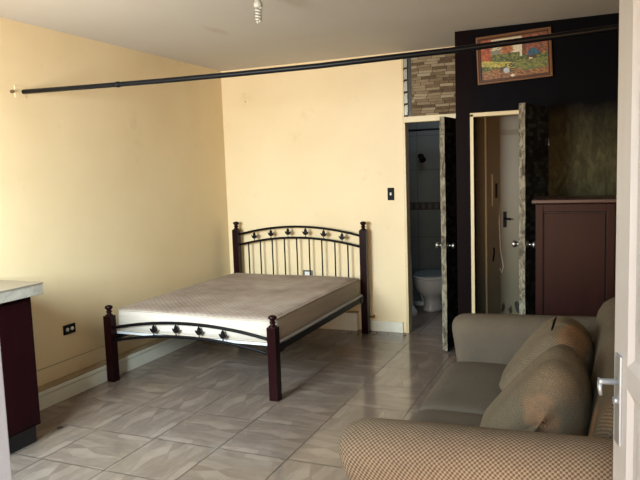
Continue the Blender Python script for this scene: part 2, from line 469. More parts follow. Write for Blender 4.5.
# stained plywood partition with its doorway
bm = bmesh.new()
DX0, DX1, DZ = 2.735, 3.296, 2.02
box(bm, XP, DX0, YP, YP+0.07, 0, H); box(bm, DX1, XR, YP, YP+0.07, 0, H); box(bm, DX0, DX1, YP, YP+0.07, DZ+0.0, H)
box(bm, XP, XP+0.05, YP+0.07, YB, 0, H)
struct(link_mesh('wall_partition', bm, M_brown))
bm = bmesh.new(); box(bm, XR, XR+0.12, 0.63, YB+0.1, 0, H)
struct(link_mesh('wall_right', bm, M_wall))
# front wall: doorway and an added, unseen window opening to light the left wall
JX = 2.745; HX = 3.93
bm = bmesh.new()
box(bm, 0, 0.40, 0.63, YF, 0, H); box(bm, 0.40, 1.60, 0.63, YF, 0, 1.05); box(bm, 0.40, 1.60, 0.63, YF, 2.25, H)
box(bm, 1.60, JX-0.05, 0.63, YF, 0, H); box(bm, JX-0.05, HX+0.05, 0.63, YF, 2.15, H); box(bm, HX+0.05, XR, 0.63, YF, 0, H)
struct(link_mesh('wall_front', bm, M_wall))
bm = bmesh.new(); box(bm, JX-0.05, JX, 0.62, YF+0.01, 0, 2.15); box(bm, HX, HX+0.05, 0.62, YF+0.01, 0, 2.15); box(bm, JX, HX, 0.62, YF+0.01, 2.10, 2.15)
struct(link_mesh('trim_1', bm, M_wdoor, bevel=0.003))
t = struct(link_mesh('added_window_1', (lambda b: (box(b, 0.40, 0.45, 0.66, 0.72, 1.05, 2.25), box(b, 1.55, 1.60, 0.66, 0.72, 1.05, 2.25), box(b, 0.45, 1.55, 0.66, 0.72, 1.05, 1.10), box(b, 0.45, 1.55, 0.66, 0.72, 2.20, 2.25), box(b, 0.98, 1.02, 0.66, 0.72, 1.10, 2.20), b)[-1])(bmesh.new()), M_wdoor))
bm = bmesh.new(); box(bm, -1.5, 6.5, -3.5, 0.62, -0.14, -0.04)
struct(link_mesh('floor_porch', bm, Mat('porch_concrete', srgb(170, 158, 140), 0.9).m))

# left plinth with beige ledge, wall band above
bm = bmesh.new(); box(bm, 0, 0.085, 2.0, 6.05, 0, 0.125); box(bm, 0, 0.093, 2.0, 6.05, 0.0, 0.098); box(bm, 0, 0.098, 2.0, 6.05, 0.104, 0.133)
struct(link_mesh('baseboard_left', bm, M_trim, bevel=0.002))
bm = bmesh.new(); box(bm, 0, 0.098, 2.0, 6.05, 0.133, 0.140)
struct(link_mesh('trim_2', bm, M_ledge))
bm = bmesh.new(); box(bm, 0, 0.005, 2.0, 6.05, 0.2505, 0.2545)  # flat strip in ledge colour stands in for a groove's shadow line
struct(link_mesh('trim_shadow_line', bm, M_ledge))
bm = bmesh.new(); box(bm, 0, 0.010, 2.0, 6.05, 0.140, 0.250)
struct(link_mesh('trim_3', bm, M_wall, bevel=0.002))
# back plinth (taller) and low skirting
bm = bmesh.new(); box(bm, 0.098, 1.47, 5.985, YB, 0, 0.180)
struct(link_mesh('trim_4', bm, M_trim, bevel=0.003))
bm = bmesh.new(); box(bm, 0.098, 1.47, 5.983, YB, 0.180, 0.188)
struct(link_mesh('trim_5', bm, M_ledge))
bm = bmesh.new(); box(bm, 1.60, 1.930, 6.030, YB, 0, 0.092); box(bm, 1.60, 1.930, 6.024, YB, 0.092, 0.105)
struct(link_mesh('baseboard_back', bm, M_trim, bevel=0.002))

# bathroom door frame, louvre strip
bm = bmesh.new()
box(bm, 1.965, 1.992, YB-0.018, YB+0.1, 0, 2.03); box(bm, 2.545, 2.572, YB-0.018, YB+0.1, 0, 2.03); box(bm, 1.965, 2.572, YB-0.018, YB+0.1, 2.03, 2.085)
box(bm, 1.965, 1.985, YB-0.018, YB+0.1, 2.085, 2.655)
struct(link_mesh('trim_6', bm, M_frame, bevel=0.003))
bm = bmesh.new(); box(bm, 2.018, 2.055, YB+0.004, YB+0.06, 2.085, 2.645, 0)
for k in range(5):
    z = 2.10+k*0.11
    box(bm, 1.986, 2.018, YB-0.012, YB+0.05, z, z+0.085, 1)
    box(bm, 1.996, 2.022, YB-0.020, YB-0.010, z+0.084, z+0.092, 1)
win2 = struct(link_mesh('window_2', bm, [M_glass, M_alum]))

# bathroom shell
bm = bmesh.new(); box(bm, 1.35, 2.66, 7.60, 7.68, 0, 2.5); box(bm, 1.27, 1.35, YB+0.1, 7.68, 0, 2.5); box(bm, 2.66, 2.74, YB+0.1, 7.68, 0, 2.5)
struct(link_mesh('wall_bathroom', bm, M_bath))
bm = bmesh.new(); box(bm, 1.27, 2.74, YB, 7.68, -0.1, 0.0)
struct(link_mesh('floor_bathroom', bm, M_bathfloor))
bm = bmesh.new(); box(bm, 1.27, 2.74, YB+0.1, 7.68, 2.5, 2.58)
struct(link_mesh('ceiling_bathroom', bm, M_ceiling))

# closet behind the partition doorway
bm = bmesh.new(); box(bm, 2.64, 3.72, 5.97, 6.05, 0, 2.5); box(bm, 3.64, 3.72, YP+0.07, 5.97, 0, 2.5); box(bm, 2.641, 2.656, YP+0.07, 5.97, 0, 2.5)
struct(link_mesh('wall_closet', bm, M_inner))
bm = bmesh.new(); box(bm, DX0-0.028, DX0, YP-0.012, YP+0.075, 0, DZ); box(bm, DX0-0.028, DX1, YP-0.012, YP+0.075, DZ-0.024, DZ+0.008)
struct(link_mesh('trim_7', bm, M_frame, bevel=0.003))
bm = bmesh.new(); box(bm, 2.742, 2.757, 5.935, 5.97, 0, 2.4)
struct(link_mesh('trim_8', bm, M_frame, bevel=0.002))

# ------------------------------------------------------------------ door leaves
def knob(root, c, d, name='knob'):
    bm = bmesh.new()
    prof = [(0.0, 0.0), (0.027, 0.0), (0.027, 0.005), (0.011, 0.010), (0.010, 0.030), (0.020, 0.038), (0.026, 0.050), (0.024, 0.062), (0.012, 0.068), (0.0005, 0.069)]
    prof[0] = (0.001, 0.0)
    mat = Matrix.Translation(Vector(c)) @ Vector(d).to_track_quat('Z', 'Y').to_matrix().to_4x4()
    lathe(bm, 0, 0, prof, 18, mat=mat)
    return put(name, bm, M_steel, root, smooth=True)

def leaf(name, hinge, free, z0, z1, th, knob_z, ragged):
    hx, hy = hinge; fx, fy = free
    L = math.hypot(fx-hx, fy-hy); ang = math.atan2(fy-hy, fx-hx)
    root = bpy.data.objects.new(name, None); COL.objects.link(root); root.location = (hx, hy, 0); root['kind'] = 'structure'
    root.rotation_euler = (0, 0, ang); root.empty_display_size = 0.1
    bm = bmesh.new(); box(bm, 0.0, L-0.006, -th/2, th/2, z0, z1)
    link_mesh('door_panel', bm, M_stone_shaded, root)
    # chipped raw edge strip
    bm = bmesh.new(); n = 26; rnd = random.Random(ragged)
    for k in range(n):
        a = z0+(z1-z0)*k/n; b = z0+(z1-z0)*(k+1)/n
        e = rnd.uniform(-0.003, 0.004)
        box(bm, L-0.006, L+e, -th/2-rnd.uniform(0, 0.002), th/2+rnd.uniform(0, 0.003), a, b)
    link_mesh('door_edge', bm, M_edge, root)
    for s in (-1, 1):
        bm = bmesh.new()
        prof = [(0.001, 0.0), (0.027, 0.0), (0.027, 0.005), (0.011, 0.010), (0.010, 0.030), (0.020, 0.038), (0.026, 0.050), (0.024, 0.062), (0.012, 0.068), (0.001, 0.069)]
        mat = Matrix.Translation((L-0.05, s*th/2, knob_z)) @ Matrix.Rotation(-s*PI/2, 4, 'X')
        lathe(bm, 0, 0, prof, 18, mat=mat)
        link_mesh('knob', bm, M_steel, root, smooth=True)
    for z in (0.25, 1.75):
        bm = bmesh.new(); tube(bm, [(0.0, th/2+0.004, z-0.045), (0.0, th/2+0.004, z+0.045)], 0.006, 8)
        link_mesh('hinge', bm, M_steel, root)
    return root
leaf('door_1', (2.530, 6.015), (2.464, 5.470), 0.012, 2.020, 0.040, 0.93, 3)
leaf('door_2', (3.290, 5.395), (3.168, 4.850), 0.012, 2.030, 0.042, 1.02, 5)

# pale door at the back of the closet
root = bpy.data.objects.new('door_3', None); COL.objects.link(root); root.location = (2.87, 5.95, 0); root['kind'] = 'structure'
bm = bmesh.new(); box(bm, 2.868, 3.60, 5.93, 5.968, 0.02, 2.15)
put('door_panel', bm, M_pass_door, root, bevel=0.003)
bm = bmesh.new(); box(bm, 2.868, 3.60, 5.918, 5.930, 1.86, 1.905)
put('cross_rail', bm, M_inner, root)
bm = bmesh.new(); tube(bm, [(2.915, 5.925, 1.13), (2.915, 5.885, 1.13), (2.97, 5.885, 1.125)], 0.009, 8); box(bm, 2.900, 2.930, 5.925, 5.93, 1.05, 1.19)
put('lever_handle', bm, M_black, root)
bm = bmesh.new()
for (a, z, r) in ((2.90, 0.33, 0.03), (3.02, 0.34, 0.045), (2.96, 0.30, 0.03), (2.93, 0.11, 0.045), (2.90, 0.16, 0.02), (3.06, 0.18, 0.05), (3.09, 0.10, 0.05), (3.02, 0.09, 0.03), (2.89, 0.30, 0.018)):
    pts = []
    for k in range(9):
        t_ = 2*PI*k/9; rr = r*random.uniform(0.6, 1.2)
        pts.append((a+rr*0.6*math.cos(t_), z+rr*1.5*math.sin(t_)))
    prism(bm, pts, 'Y', 5.927, 5.932)
put('peeling_patch', bm, Mat('bare_blackened_wood', srgb(48, 44, 36), 0.9).m, root)

# entry door, swung into the room (two raised panels, chrome lever)
EH = Vector((3.90, 0.80, 0)); EF = Vector((3.716, 1.68, 0))
L = (EF-EH).length; ang = math.atan2(EF.y-EH.y, EF.x-EH.x)
root = bpy.data.objects.new('door_4', None); COL.objects.link(root); root.location = EH; root.rotation_euler = (0, 0, ang); root['kind'] = 'structure'
bm = bmesh.new()
th = 0.02
def frame_and_panels(bm, s):
    y = s*th
    # stiles and rails stand proud of the core
    zs = [(0.02, 0.22), (1.085, 1.135), (1.98, 2.08)]
    box(bm, 0, 0.115, *(sorted((y, y*0.5))), 0.02, 2.08); box(bm, L-0.115, L, *(sorted((y, y*0.5))), 0.02, 2.08)
    for a, b in zs: box(bm, 0.115, L-0.115, *(sorted((y, y*0.5))), a, b)
box(bm, 0, L, -th*0.5, th*0.5, 0.02, 2.08)
for s in (-1, 1): frame_and_panels(bm, s)
link_mesh('door_frame_boards', bm, M_wdoor, root)
for z0, z1 in ((0.22, 1.085), (1.135, 1.98)):
    for s in (-1, 1):
        bm = bmesh.new()
        a0, a1 = 0.115, L-0.115
        def rect(d, y): return [bm.verts.new(p) for p in ((a0+d, y, z0+d), (a1-d, y, z0+d), (a1-d, y, z1-d), (a0+d, y, z1-d))]
        rr = [rect(0.0, s*th), rect(0.022, s*th*0.55), rect(0.045, s*th*0.55), rect(0.085, s*th*0.95)]
        for i in range(3):
            for k in range(4): bm.faces.new((rr[i][k], rr[i][(k+1) % 4], rr[i+1][(k+1) % 4], rr[i+1][k]))
        bm.faces.new(rr[3]); bm.faces.new(rect(0.0, s*th*0.5)) 
        link_mesh('raised_panel', bm, M_wdoor, root)
for s in (-1, 1):
    bm = bmesh.new(); box(bm, L-0.075, L-0.030, *(sorted((s*th, s*(th+0.006)))), 0.93, 1.145)
    pl = link_mesh('lock_plate', bm, M_chrome, root, bevel=0.002)
    bm = bmesh.new()
    hz = 1.080
    tube(bm, [(L-0.052, s*(th+0.004), hz), (L-0.052, s*(th+0.040), hz), (L-0.052, s*(th+0.047), hz)], [0.007, 0.007, 0.010], 12)
    tube(bm, [(L-0.052, s*(th+0.044), hz), (L-0.060, s*(th+0.046), hz-0.012), (L-0.062, s*(th+0.044), hz-0.030)], [0.006, 0.005, 0.004], 10)
    link_mesh('lever_handle', bm, M_chrome, root)
    bm = bmesh.new(); tube(bm, [(L-0.052, s*(th+0.004), hz-0.045), (L-0.052, s*(th+0.014), hz-0.045)], 0.009, 12)
    link_mesh('key', bm, M_chrome, root)

# ------------------------------------------------------------------ bed
BX0, BX1, BY0, BY1 = 0.140, 1.581, 3.96, 5.935
bed = thing('bed_frame', ((BX0+BX1)/2, (BY0+BY1)/2, 0), 'double bed frame with mahogany posts and black iron arches standing against the cream corner', 'bed')
def post(x, y, h):
    bm = bmesh.new(); w_ = 0.034
    box(bm, x-w_, x+w_, y-w_, y+w_, 0, h-0.085)
    prof = [(0.030, h-0.088), (0.032, h-0.080), (0.020, h-0.072), (0.016, h-0.062), (0.024, h-0.055), (0.025, h-0.050), (0.014, h-0.044), (0.020, h-0.036), (0.032, h-0.022), (0.029, h-0.009), (0.016, h-0.002), (0.002, h)]
    lathe(bm, x, y, prof, 20)
    return put('bed_post', bm, M_bedwood, bed, bevel=0.004)
post(BX0, BY0, 0.612); post(BX1, BY0, 0.612); post(BX0+0.024, BY1, 1.106); post(BX1, BY1, 1.106)
def arc(x0, x1, z0, zp, n=24):
    return [(x0+(x1-x0)*k/n, z0+(zp-z0)*(1-(2*k/n-1)**2)) for k in range(n+1)]
def arch(name, y, z0, zp, r=0.012):
    bm = bmesh.new(); tube(bm, [(x, y, z) for x, z in arc(BX0+0.025, BX1-0.025, z0, zp)], r, 10)
    put(name, bm, M_iron, bed)
arch('foot_arch', BY0, 0.430, 0.505); arch('foot_arch', BY0, 0.327, 0.400)
arch('head_arch', BY1, 0.960, 1.052, 0.0115); arch('head_arch', BY1, 0.852, 0.940, 0.0115)
def zarc(x, z0, zp):
    u = (x-BX0-0.025)/(BX1-BX0-0.05); return z0+(zp-z0)*(1-(2*u-1)**2)
def ornament(x, y, z, s):
    bm = bmesh.new()
    pts = [(-0.006, -1.15), (0.006, -1.15), (0.006, -0.75), (0.35, -0.65), (0.75, -0.25), (0.95, 0.30), (0.62, 0.12), (0.42, 0.02), (0.40, 0.45), (0.22, 0.85), (0.0, 1.15)]
    pts = [(p[0]*(0.2 if abs(p[0]) < 0.01 else 1), p[1]) for p in pts]
    left = [(-p[0], p[1]) for p in pts[2:-1]][::-1]
    poly = [(-0.12, -1.15), (0.12, -1.15)] + pts[2:] + left
    prism(bm, [(x+p[0]*s, z+p[1]*s) for p in poly], 'Y', y-0.005, y+0.005)
    put('leaf_ornament', bm, M_iron, bed)
for x in (0.558, 0.762, 0.966, 1.170):
    ornament(x, BY0, (zarc(x, 0.43, 0.505)+zarc(x, 0.327, 0.40))/2, 0.035)
for x in (0.378, 0.573, 0.768, 0.965, 1.163, 1.358):
    ornament(x, BY1, (zarc(x, 0.96, 1.052)+zarc(x, 0.852, 0.94))/2, 0.038)
for x in (0.306, 0.445, 0.584, 0.724, 0.863, 1.001, 1.139, 1.279, 1.415):
    bm = bmesh.new(); tube(bm, [(x, BY1, 0.34), (x, BY1, zarc(x, 0.852, 0.94))], 0.0075, 8)
    put('headboard_bar', bm, M_iron, bed)
bm = bmesh.new(); tube(bm, [(BX0+0.02, BY1, 0.345), (BX1-0.02, BY1, 0.345)], 0.010, 8); put('head_crossbar', bm, M_iron, bed)
for x in (BX0, BX1):
    s = 1 if x == BX0 else -1
    bm = bmesh.new()
    box(bm, *sorted((x-0.004*s, x+0.000*s)), BY0+0.03, BY1-0.03, 0.330, 0.378)
    box(bm, *sorted((x-0.000*s, x+0.034*s)), BY0+0.03, BY1-0.03, 0.330, 0.334)
    for yy in (BY0+0.03, BY1-0.15): box(bm, *sorted((x-0.010*s, x-0.004*s)), yy, yy+0.12, 0.322, 0.384)
    put('side_rail', bm, M_rail, bed)
for k in range(9):
    y = BY0+0.10+k*(BY1-BY0-0.26)/8
    bm = bmesh.new(); box(bm, BX0+0.002, BX1-0.002, y, y+0.07, 0.358, 0.372); put('slat', bm, M_board, bed)
bm = bmesh.new(); box(bm, BX0+0.006, BX1-0.006, BY0+0.045, BY1-0.05, 0.3725, 0.392)
put('base_board', bm, M_board, bed, bevel=0.004)

# mattress
def mattress():
    x0, x1, y0, y1, z0, z1 = 0.160, 1.552, 4.005, 5.885, 0.394, 0.572
    root = thing('mattress', ((x0+x1)/2, (y0+y1)/2, z0), 'bare stained beige quilted mattress lying on the iron bed frame', 'mattress')
    bm = bmesh.new(); nx, ny = 28, 36
    def edge(u, v, r=0.06):
        return u, v
    def pt(i, j, top):
        u = i/nx; v = j/ny
        x = x0+(x1-x0)*u; y = y0+(y1-y0)*v
        # rounded plan corners
        cr = 0.07
        dx = max(0, cr-(x-x0), cr-(x1-x)); dy = max(0, cr-(y-y0), cr-(y1-y))
        if dx > 0 and dy > 0:
            d = math.hypot(dx, dy)
            mx = max(dx, dy)
            if d > 0:
                f = mx/d
                sx = 1 if x < (x0+x1)/2 else -1; sy = 1 if y < (y0+y1)/2 else -1
                x += sx*(dx-dx*f); y += sy*(dy-dy*f)
        e = min(u, 1-u)*(x1-x0); g = min(v, 1-v)*(y1-y0); m = min(e, g)
        if top:
            z = z1 - 0.014*math.exp(-m/0.02) - 0.014*math.sin(PI*u)*math.sin(PI*v) + 0.004*math.sin(7*u+3*v)+0.010*(0.5-u)
        else: z = z0
        return (x, y, z)
    T = [[bm.verts.new(pt(i, j, True)) for j in range(ny+1)] for i in range(nx+1)]
    B = [[bm.verts.new(pt(i, j, False)) for j in range(ny+1)] for i in range(nx+1)]
    for i in range(nx):
        for j in range(ny):
            bm.faces.new((T[i][j], T[i+1][j], T[i+1][j+1], T[i][j+1])).smooth = True
            bm.faces.new((B[i][j], B[i][j+1], B[i+1][j+1], B[i+1][j]))
    ring = [(i, 0) for i in range(nx)]+[(nx, j) for j in range(ny)]+[(i, ny) for i in range(nx, 0, -1)]+[(0, j) for j in range(ny, 0, -1)]
    c = Vector(((x0+x1)/2, (y0+y1)/2, 0))
    M1 = []
    for (i, j) in ring:
        a = T[i][j].co; b = B[i][j].co; mrow = []
        for t_ in (0.25, 0.5, 0.75):
            p = a.lerp(b, t_); d = Vector((p.x-c.x, p.y-c.y, 0))
            nrm = Vector((0, 0, 0))
            if i == 0: nrm.x -= 1
            if i == nx: nrm.x += 1
            if j == 0: nrm.y -= 1
            if j == ny: nrm.y += 1
            nrm.normalize()
            p = p + nrm*0.012*math.sin(PI*t_)
            mrow.append(bm.verts.new(p))
        M1.append([T[i][j]]+mrow+[B[i][j]])
    n = len(ring)
    for k in range(n):
        A, C = M1[k], M1[(k+1) % n]
        for q in range(4):
            f = bm.faces.new((A[q], C[q], C[q+1], A[q+1])); f.material_index = 1; f.smooth = True
    rim = [tuple(T[i][j].co) for (i, j) in ring]; rim.append(rim[0])
    low = [tuple(B[i][j].co + Vector((0, 0, 0.008))) for (i, j) in ring]; low.append(low[0])
    put('mattress_body', bm, [M_mtop, M_mside], root)
    M_pipe = Mat('grey_piping', srgb(176, 164, 150), 0.8).m
    for ps in (rim, low):
        bm = bmesh.new(); tube(bm, ps, 0.006, 6, cap=False); put('piping', bm, M_pipe, root)
mattress()

# ------------------------------------------------------------------ sofa
SX0, SXB = 2.875, 3.98
sofa = thing('sofa', (3.4, 2.95, 0), 'tan basket weave two seat sofa with rounded arms in front of the wardrobe', 'sofa')
def arm_ring(x, yc, wd, zt, zb=0.10, sh=0.0, scale=1.0, n=14):
    """YZ section of a padded arm, rounded on top"""
    pts = []
    hw = wd/2*scale
    r = hw
    zc = zt-(zt-0.42)*(1-scale)*0.3 - r*0.85
    bott = zb
    m = 4
    for k in range(m): pts.append((x, yc-hw*0.90, bott+(zc-0.06-bott)*k/m))
    for k in range(n+1):
        a = PI - PI*k/n
        pts.append((x, yc+hw*math.cos(a)*1.0, zc+r*0.85*math.sin(a)))
    for k in range(m): pts.append((x, yc+hw*0.90, bott+(zc-0.06-bott)*(m-k)/m if k else zc-0.06))
    pts.append((x, yc+hw*0.88, bott))
    return pts
def arm(yc, wd, zf, zbk, mat, bulge):
    rings = []
    n = 22
    for k in range(n+1):
        t_ = k/n
        x = SX0-bulge + (SXB-0.03-SX0+bulge)*t_
        zt = zf+(zbk-zf)*t_
        s = 1.0
        d = x-(SX0-bulge)
        if d < 0.075: s = math.sqrt(max(0.0, 1-(1-d/0.075)**2))*0.35+0.65
        rr = arm_ring(x, yc, wd, zt, scale=s)
        # front end recedes towards the floor
        out = []
        for p in rr:
            rec = 0.0
            if p[2] < 0.67: rec = bulge*2.6*min(1.0, (0.67-p[2])/0.18)*(1-t_)
            out.append((p[0]+rec, p[1], p[2]-(0.02 if s < 0.8 else 0)))
        rings.append(out)
    # finer first rings for the rounded front
    first = []
    for d in (0.0, 0.004, 0.012, 0.024, 0.040, 0.058):
        s = math.sqrt(max(0.0, 1-(1-d/0.075)**2))*0.42+0.58
        x = SX0-bulge+d
        rr = arm_ring(x, yc, wd, zf-(1-s)*0.075, scale=s)
        first.append([(p[0]+(bulge*2.6*min(1.0, (0.67-p[2])/0.18) if p[2] < 0.67 else 0), p[1], p[2]) for p in rr])
    rings = first+[r for r in rings if r[10][0] > SX0-bulge+0.07]
    bm = bmesh.new(); loft(bm, rings)
    return put('arm', bm, mat, sofa)
arm(2.05, 0.30, 0.728, 0.765, M_sofa, 0.035)
arm(3.865, 0.24, 0.714, 0.744, M_sofa_arm2, 0.015)
# upholstered base
bm = bmesh.new(); rings = []
for k in range(11):
    y = 2.16+(3.78-2.16)*k/10
    rings.append([(SX0+0.02, y, 0.09), (SX0+0.01, y, 0.2), (SX0+0.015, y, 0.31), (SX0+0.04, y, 0.33), (3.6, y, 0.33), (3.6, y, 0.09)])
loft(bm, rings, smooth=False); put('seat_base', bm, M_sofa_seat, sofa)
def cushion(bm, x0, x1, y0, y1, z0, z1, p=5.0, nu=26, nv=28, crown=0.025):
    rings = []
    for i in range(nv+1):
        t_ = -1+2*i/nv; t_ = math.sin(t_*PI/2)
        y = (y0+y1)/2+(y1-y0)/2*t_
        s = (max(0.0, 1-abs(t_)**p))**(1/p)
        s = max(s, 0.02)
        ring = []
        for k in range(nu):
            a = 2*PI*k/nu
            c, sn = math.cos(a), math.sin(a)
            cx = math.copysign(abs(c)**(2/p), c); cz = math.copysign(abs(sn)**(2/3.2), sn)
            x = (x0+x1)/2+(x1-x0)/2*cx*(0.88+0.12*s)
            z = (z0+z1)/2+(z1-z0)/2*cz*(0.25+0.75*s)
            if cz > 0: z += crown*(1-cx*cx)*(1-t_*t_)
            ring.append((x, y, z))
        rings.append(ring)
    loft(bm, rings)
bm = bmesh.new(); cushion(bm, SX0-0.012, 3.68, 2.965, 3.745, 0.322, 0.470, 9.0); put('seat_cushion', bm, M_sofa_seat, sofa)
bm = bmesh.new(); cushion(bm, SX0-0.020, 3.68, 2.185, 2.955, 0.322, 0.462, 9.0); put('seat_cushion', bm, M_sofa_seat, sofa)
# backrest
bprof = [(3.60, 0.30), (3.61, 0.46), (3.635, 0.60), (3.655, 0.70), (3.672, 0.765), (3.700, 0.815), (3.745, 0.845), (3.80, 0.857), (3.87, 0.85), (3.93, 0.815), (3.965, 0.75), (3.975, 0.6), (3.985, 0.35), (3.985, 0.10), (3.80, 0.10), (3.60, 0.10)]
rings = []
for k in range(25):
    t_ = k/24; y = 2.14+(3.97-2.14)*t_
    e = min(t_, 1-t_)*2.05
    s = 1-0.10*max(0, 1-e/0.08)**2
    rings.append([(3.80+(x-3.80)*s, y, 0.1+(z-0.1)*(1-0.06*max(0, 1-e/0.08)**2)) for x, z in bprof])
bm = bmesh.new(); loft(bm, rings); put('backrest', bm, M_sofaback, sofa)
for x in (2.95, 3.88):
    for y in (2.02, 3.88):
        bm = bmesh.new(); lathe(bm, x, y, [(0.018, 0.0), (0.022, 0.01), (0.030, 0.11)], 12); put('leg', bm, M_bedwood, sofa)

# loose back cushions (leaning wedge-shaped pads)
def back_cushion(name, poly, y0, y1, mat, label, p=2.6, lean=0.0, tuck=0.0):
    # smooth closed polygon by Chaikin
    pl = poly
    for _ in range(3):
        q = []
        for i in range(len(pl)):
            a, b = pl[i], pl[(i+1) % len(pl)]
            q += [(a[0]*0.75+b[0]*0.25, a[1]*0.75+b[1]*0.25), (a[0]*0.25+b[0]*0.75, a[1]*0.25+b[1]*0.75)]
        pl = q
    cx = sum(v[0] for v in pl)/len(pl); cz = sum(v[1] for v in pl)/len(pl)
    root = thing(name, (cx, (y0+y1)/2, 0.47), label, 'cushion', 'loose back cushions on the sofa')
    rings = []; nv = 26
    for i in range(nv+1):
        t_ = math.sin((-1+2*i/nv)*PI/2)
        s = max(0.03, (max(0.0, 1-abs(t_)**p))**(1/p)); y = (y0+y1)/2+(y1-y0)/2*t_
        rings.append([(cx+(a-cx)*s*(1+0.01*math.sin(9*b+5*y)), y+lean*(b-cz)+0.010*math.sin(14*a-9*b)*(1-s), cz+(b-cz)*s+(0.008*math.sin(11*a+8*y)+0.006*math.sin(31*y+9*a))*s) for a, b in pl])
    bm = bmesh.new(); loft(bm, rings)
    put('cushion_cover', bm, mat, root)
    return root, pl, cx, cz
c1, pl1, cx1, cz1 = back_cushion('back_cushion', [(3.18, 0.480), (3.27, 0.60), (3.39, 0.75), (3.50, 0.875), (3.59, 0.85), (3.645, 0.74), (3.650, 0.60), (3.620, 0.480), (3.38, 0.470)], 2.40, 2.96, M_cush1,
    'nearer back cushion with a round rubbed tan patch, leaning on the sofa back')
c2, pl2, cx2, cz2 = back_cushion('back_cushion', [(3.20, 0.490), (3.245, 0.58), (3.35, 0.72), (3.45, 0.82), (3.56, 0.83), (3.655, 0.74), (3.655, 0.62), (3.59, 0.485), (3.38, 0.475)], 2.98, 3.66, M_cush2,
    'farther back cushion with worn frayed corner and open black zip')
bm = bmesh.new(); tube(bm, [(3.475, 3.06, 0.845), (3.478, 3.10, 0.855), (3.480, 3.16, 0.862), (3.484, 3.22, 0.866)], [0.004, 0.006, 0.006, 0.004], 8)
put('zip', bm, M_black, c2)

# ------------------------------------------------------------------ wardrobe cabinet behind the sofa
CX0, CX1, CY0, CY1, CZ = 3.300, 3.765, 4.36, 4.80, 1.345
cab = thing('wardrobe_cabinet', ((CX0+CX1)/2, CY0+0.2, 0), 'reddish mahogany cabinet with framed door standing behind the sofa', 'cabinet')
bm = bmesh.new(); box(bm, CX0, CX1, CY0+0.022, CY1, 0.06, CZ); put('body', bm, M_dresser, cab, bevel=0.002)
bm = bmesh.new(); box(bm, CX0-0.022, CX1+0.022, CY0-0.02, CY1+0.005, CZ, CZ+0.026); put('top_board', bm, M_dressertop, cab, bevel=0.005)
bm = bmesh.new()
x0, x1, z0, z1 = CX0+0.0, CX1-0.0, 0.44, CZ-0.004
fw = 0.046
box(bm, x0, x0+fw, CY0, CY0+0.02, z0, z1); box(bm, x1-fw, x1, CY0, CY0+0.02, z0, z1)
box(bm, x0+fw, x1-fw, CY0, CY0+0.02, z1-0.050, z1); box(bm, x0+fw, x1-fw, CY0, CY0+0.02, z0, z0+0.07)
box(bm, x0+fw+0.007, x1-fw-0.007, CY0+0.006, CY0+0.0183, z0+0.077, z1-0.057)
dr = put('door', bm, M_dresser, cab, bevel=0.003)
bm = bmesh.new(); box(bm, x0+fw, x1-fw, CY0+0.0185, CY0+0.0215, z0+0.070, z1-0.050); put('panel_groove', bm, M_groove, cab)
for (a, b) in ((0.25, 0.43), (0.07, 0.24)):
    bm = bmesh.new(); box(bm, x0+0.012, x1-0.012, CY0+0.002, CY0+0.022, a, b); put('drawer', bm, M_dresser, cab, bevel=0.004)
for x in (CX0+0.02, CX1-0.06):
    for y in (CY0+0.03, CY1-0.06):
        bm = bmesh.new(); box(bm, x, x+0.04, y, y+0.04, 0, 0.06); put('foot', bm, M_dresser, cab)

# ------------------------------------------------------------------ kitchen counter at the left
kc = thing('kitchen_cabinet', (0.27, 2.0, 0), 'dark mahogany base cabinet under the pale counter at the left', 'cabinet')
bm = bmesh.new(); box(bm, 0.10, 0.528, 0.90, 2.858, 0.115, 0.915); put('body', bm, M_cabinet, kc, bevel=0.003)
bm = bmesh.new(); box(bm, 0.10, 0.490, 0.90, 2.852, 0, 0.115); put('toe_kick', bm, M_toe, kc)
for k in range(4):
    a = 0.92+k*0.483
    bm = bmesh.new(); box(bm, 0.528, 0.545, a, a+0.466, 0.135, 0.895); d_ = put('door', bm, M_cabinet, kc, bevel=0.003)
    bm = bmesh.new(); tube(bm, [(0.545, a+0.05, 0.80), (0.565, a+0.05, 0.80)], 0.012, 10)
    bmesh.ops.translate(bm, verts=bm.verts, vec=-Vector(kc.location)); link_mesh('knob', bm, M_steel, d_)
ct = thing('countertop', (0.28, 2.0, 0.915), 'pale stone countertop with thick edge on the mahogany base cabinet', 'countertop')
bm = bmesh.new(); box(bm, 0.012, 0.572, 0.88, 2.915, 0.915, 0.980); put('stone_edge', bm, M_counter, ct, bevel=0.003)
bm = bmesh.new(); box(bm, 0.012, 0.576, 0.88, 2.919, 0.980, 0.987); put('top_slab', bm, M_countertop, ct)

# ------------------------------------------------------------------ rod across the room
rod_pts = [(0.012, 2.212), (0.6, 2.199), (1.15, 2.189), (1.7, 2.183), (2.23, 2.181), (2.98, 2.190), (3.6, 2.209), (3.72, 2.214), (4.2, 2.232), (4.58, 2.245)]
bm = bmesh.new(); tube(bm, [(x, 3.409, z) for x, z in rod_pts], 0.0155, 14)
ro = thing('curtain_rod', (0.03, 3.409, 2.21), 'long black curtain rod spanning the room below the ceiling', 'curtain rod')
put('rod', bm, M_rod, ro)
bm = bmesh.new(); tube(bm, [(0.815, 3.409, 2.195), (0.840, 3.409, 2.1945)], 0.0185, 12); put('joint_sleeve', bm, M_rod, ro)
bm = bmesh.new(); box(bm, 0.0, 0.004, 3.345, 3.44, 2.170, 2.250)
tag(link_mesh('rod_bracket', bm, M_wall, bevel=0.001), 'cream painted block on the left wall holding the rod end', 'bracket')
bm = bmesh.new(); tube(bm, [(0.0, 3.317, 2.206), (0.012, 3.317, 2.206)], 0.011, 10); tube(bm, [(0.012, 3.317, 2.206), (0.030, 3.312, 2.206)], 0.007, 8)
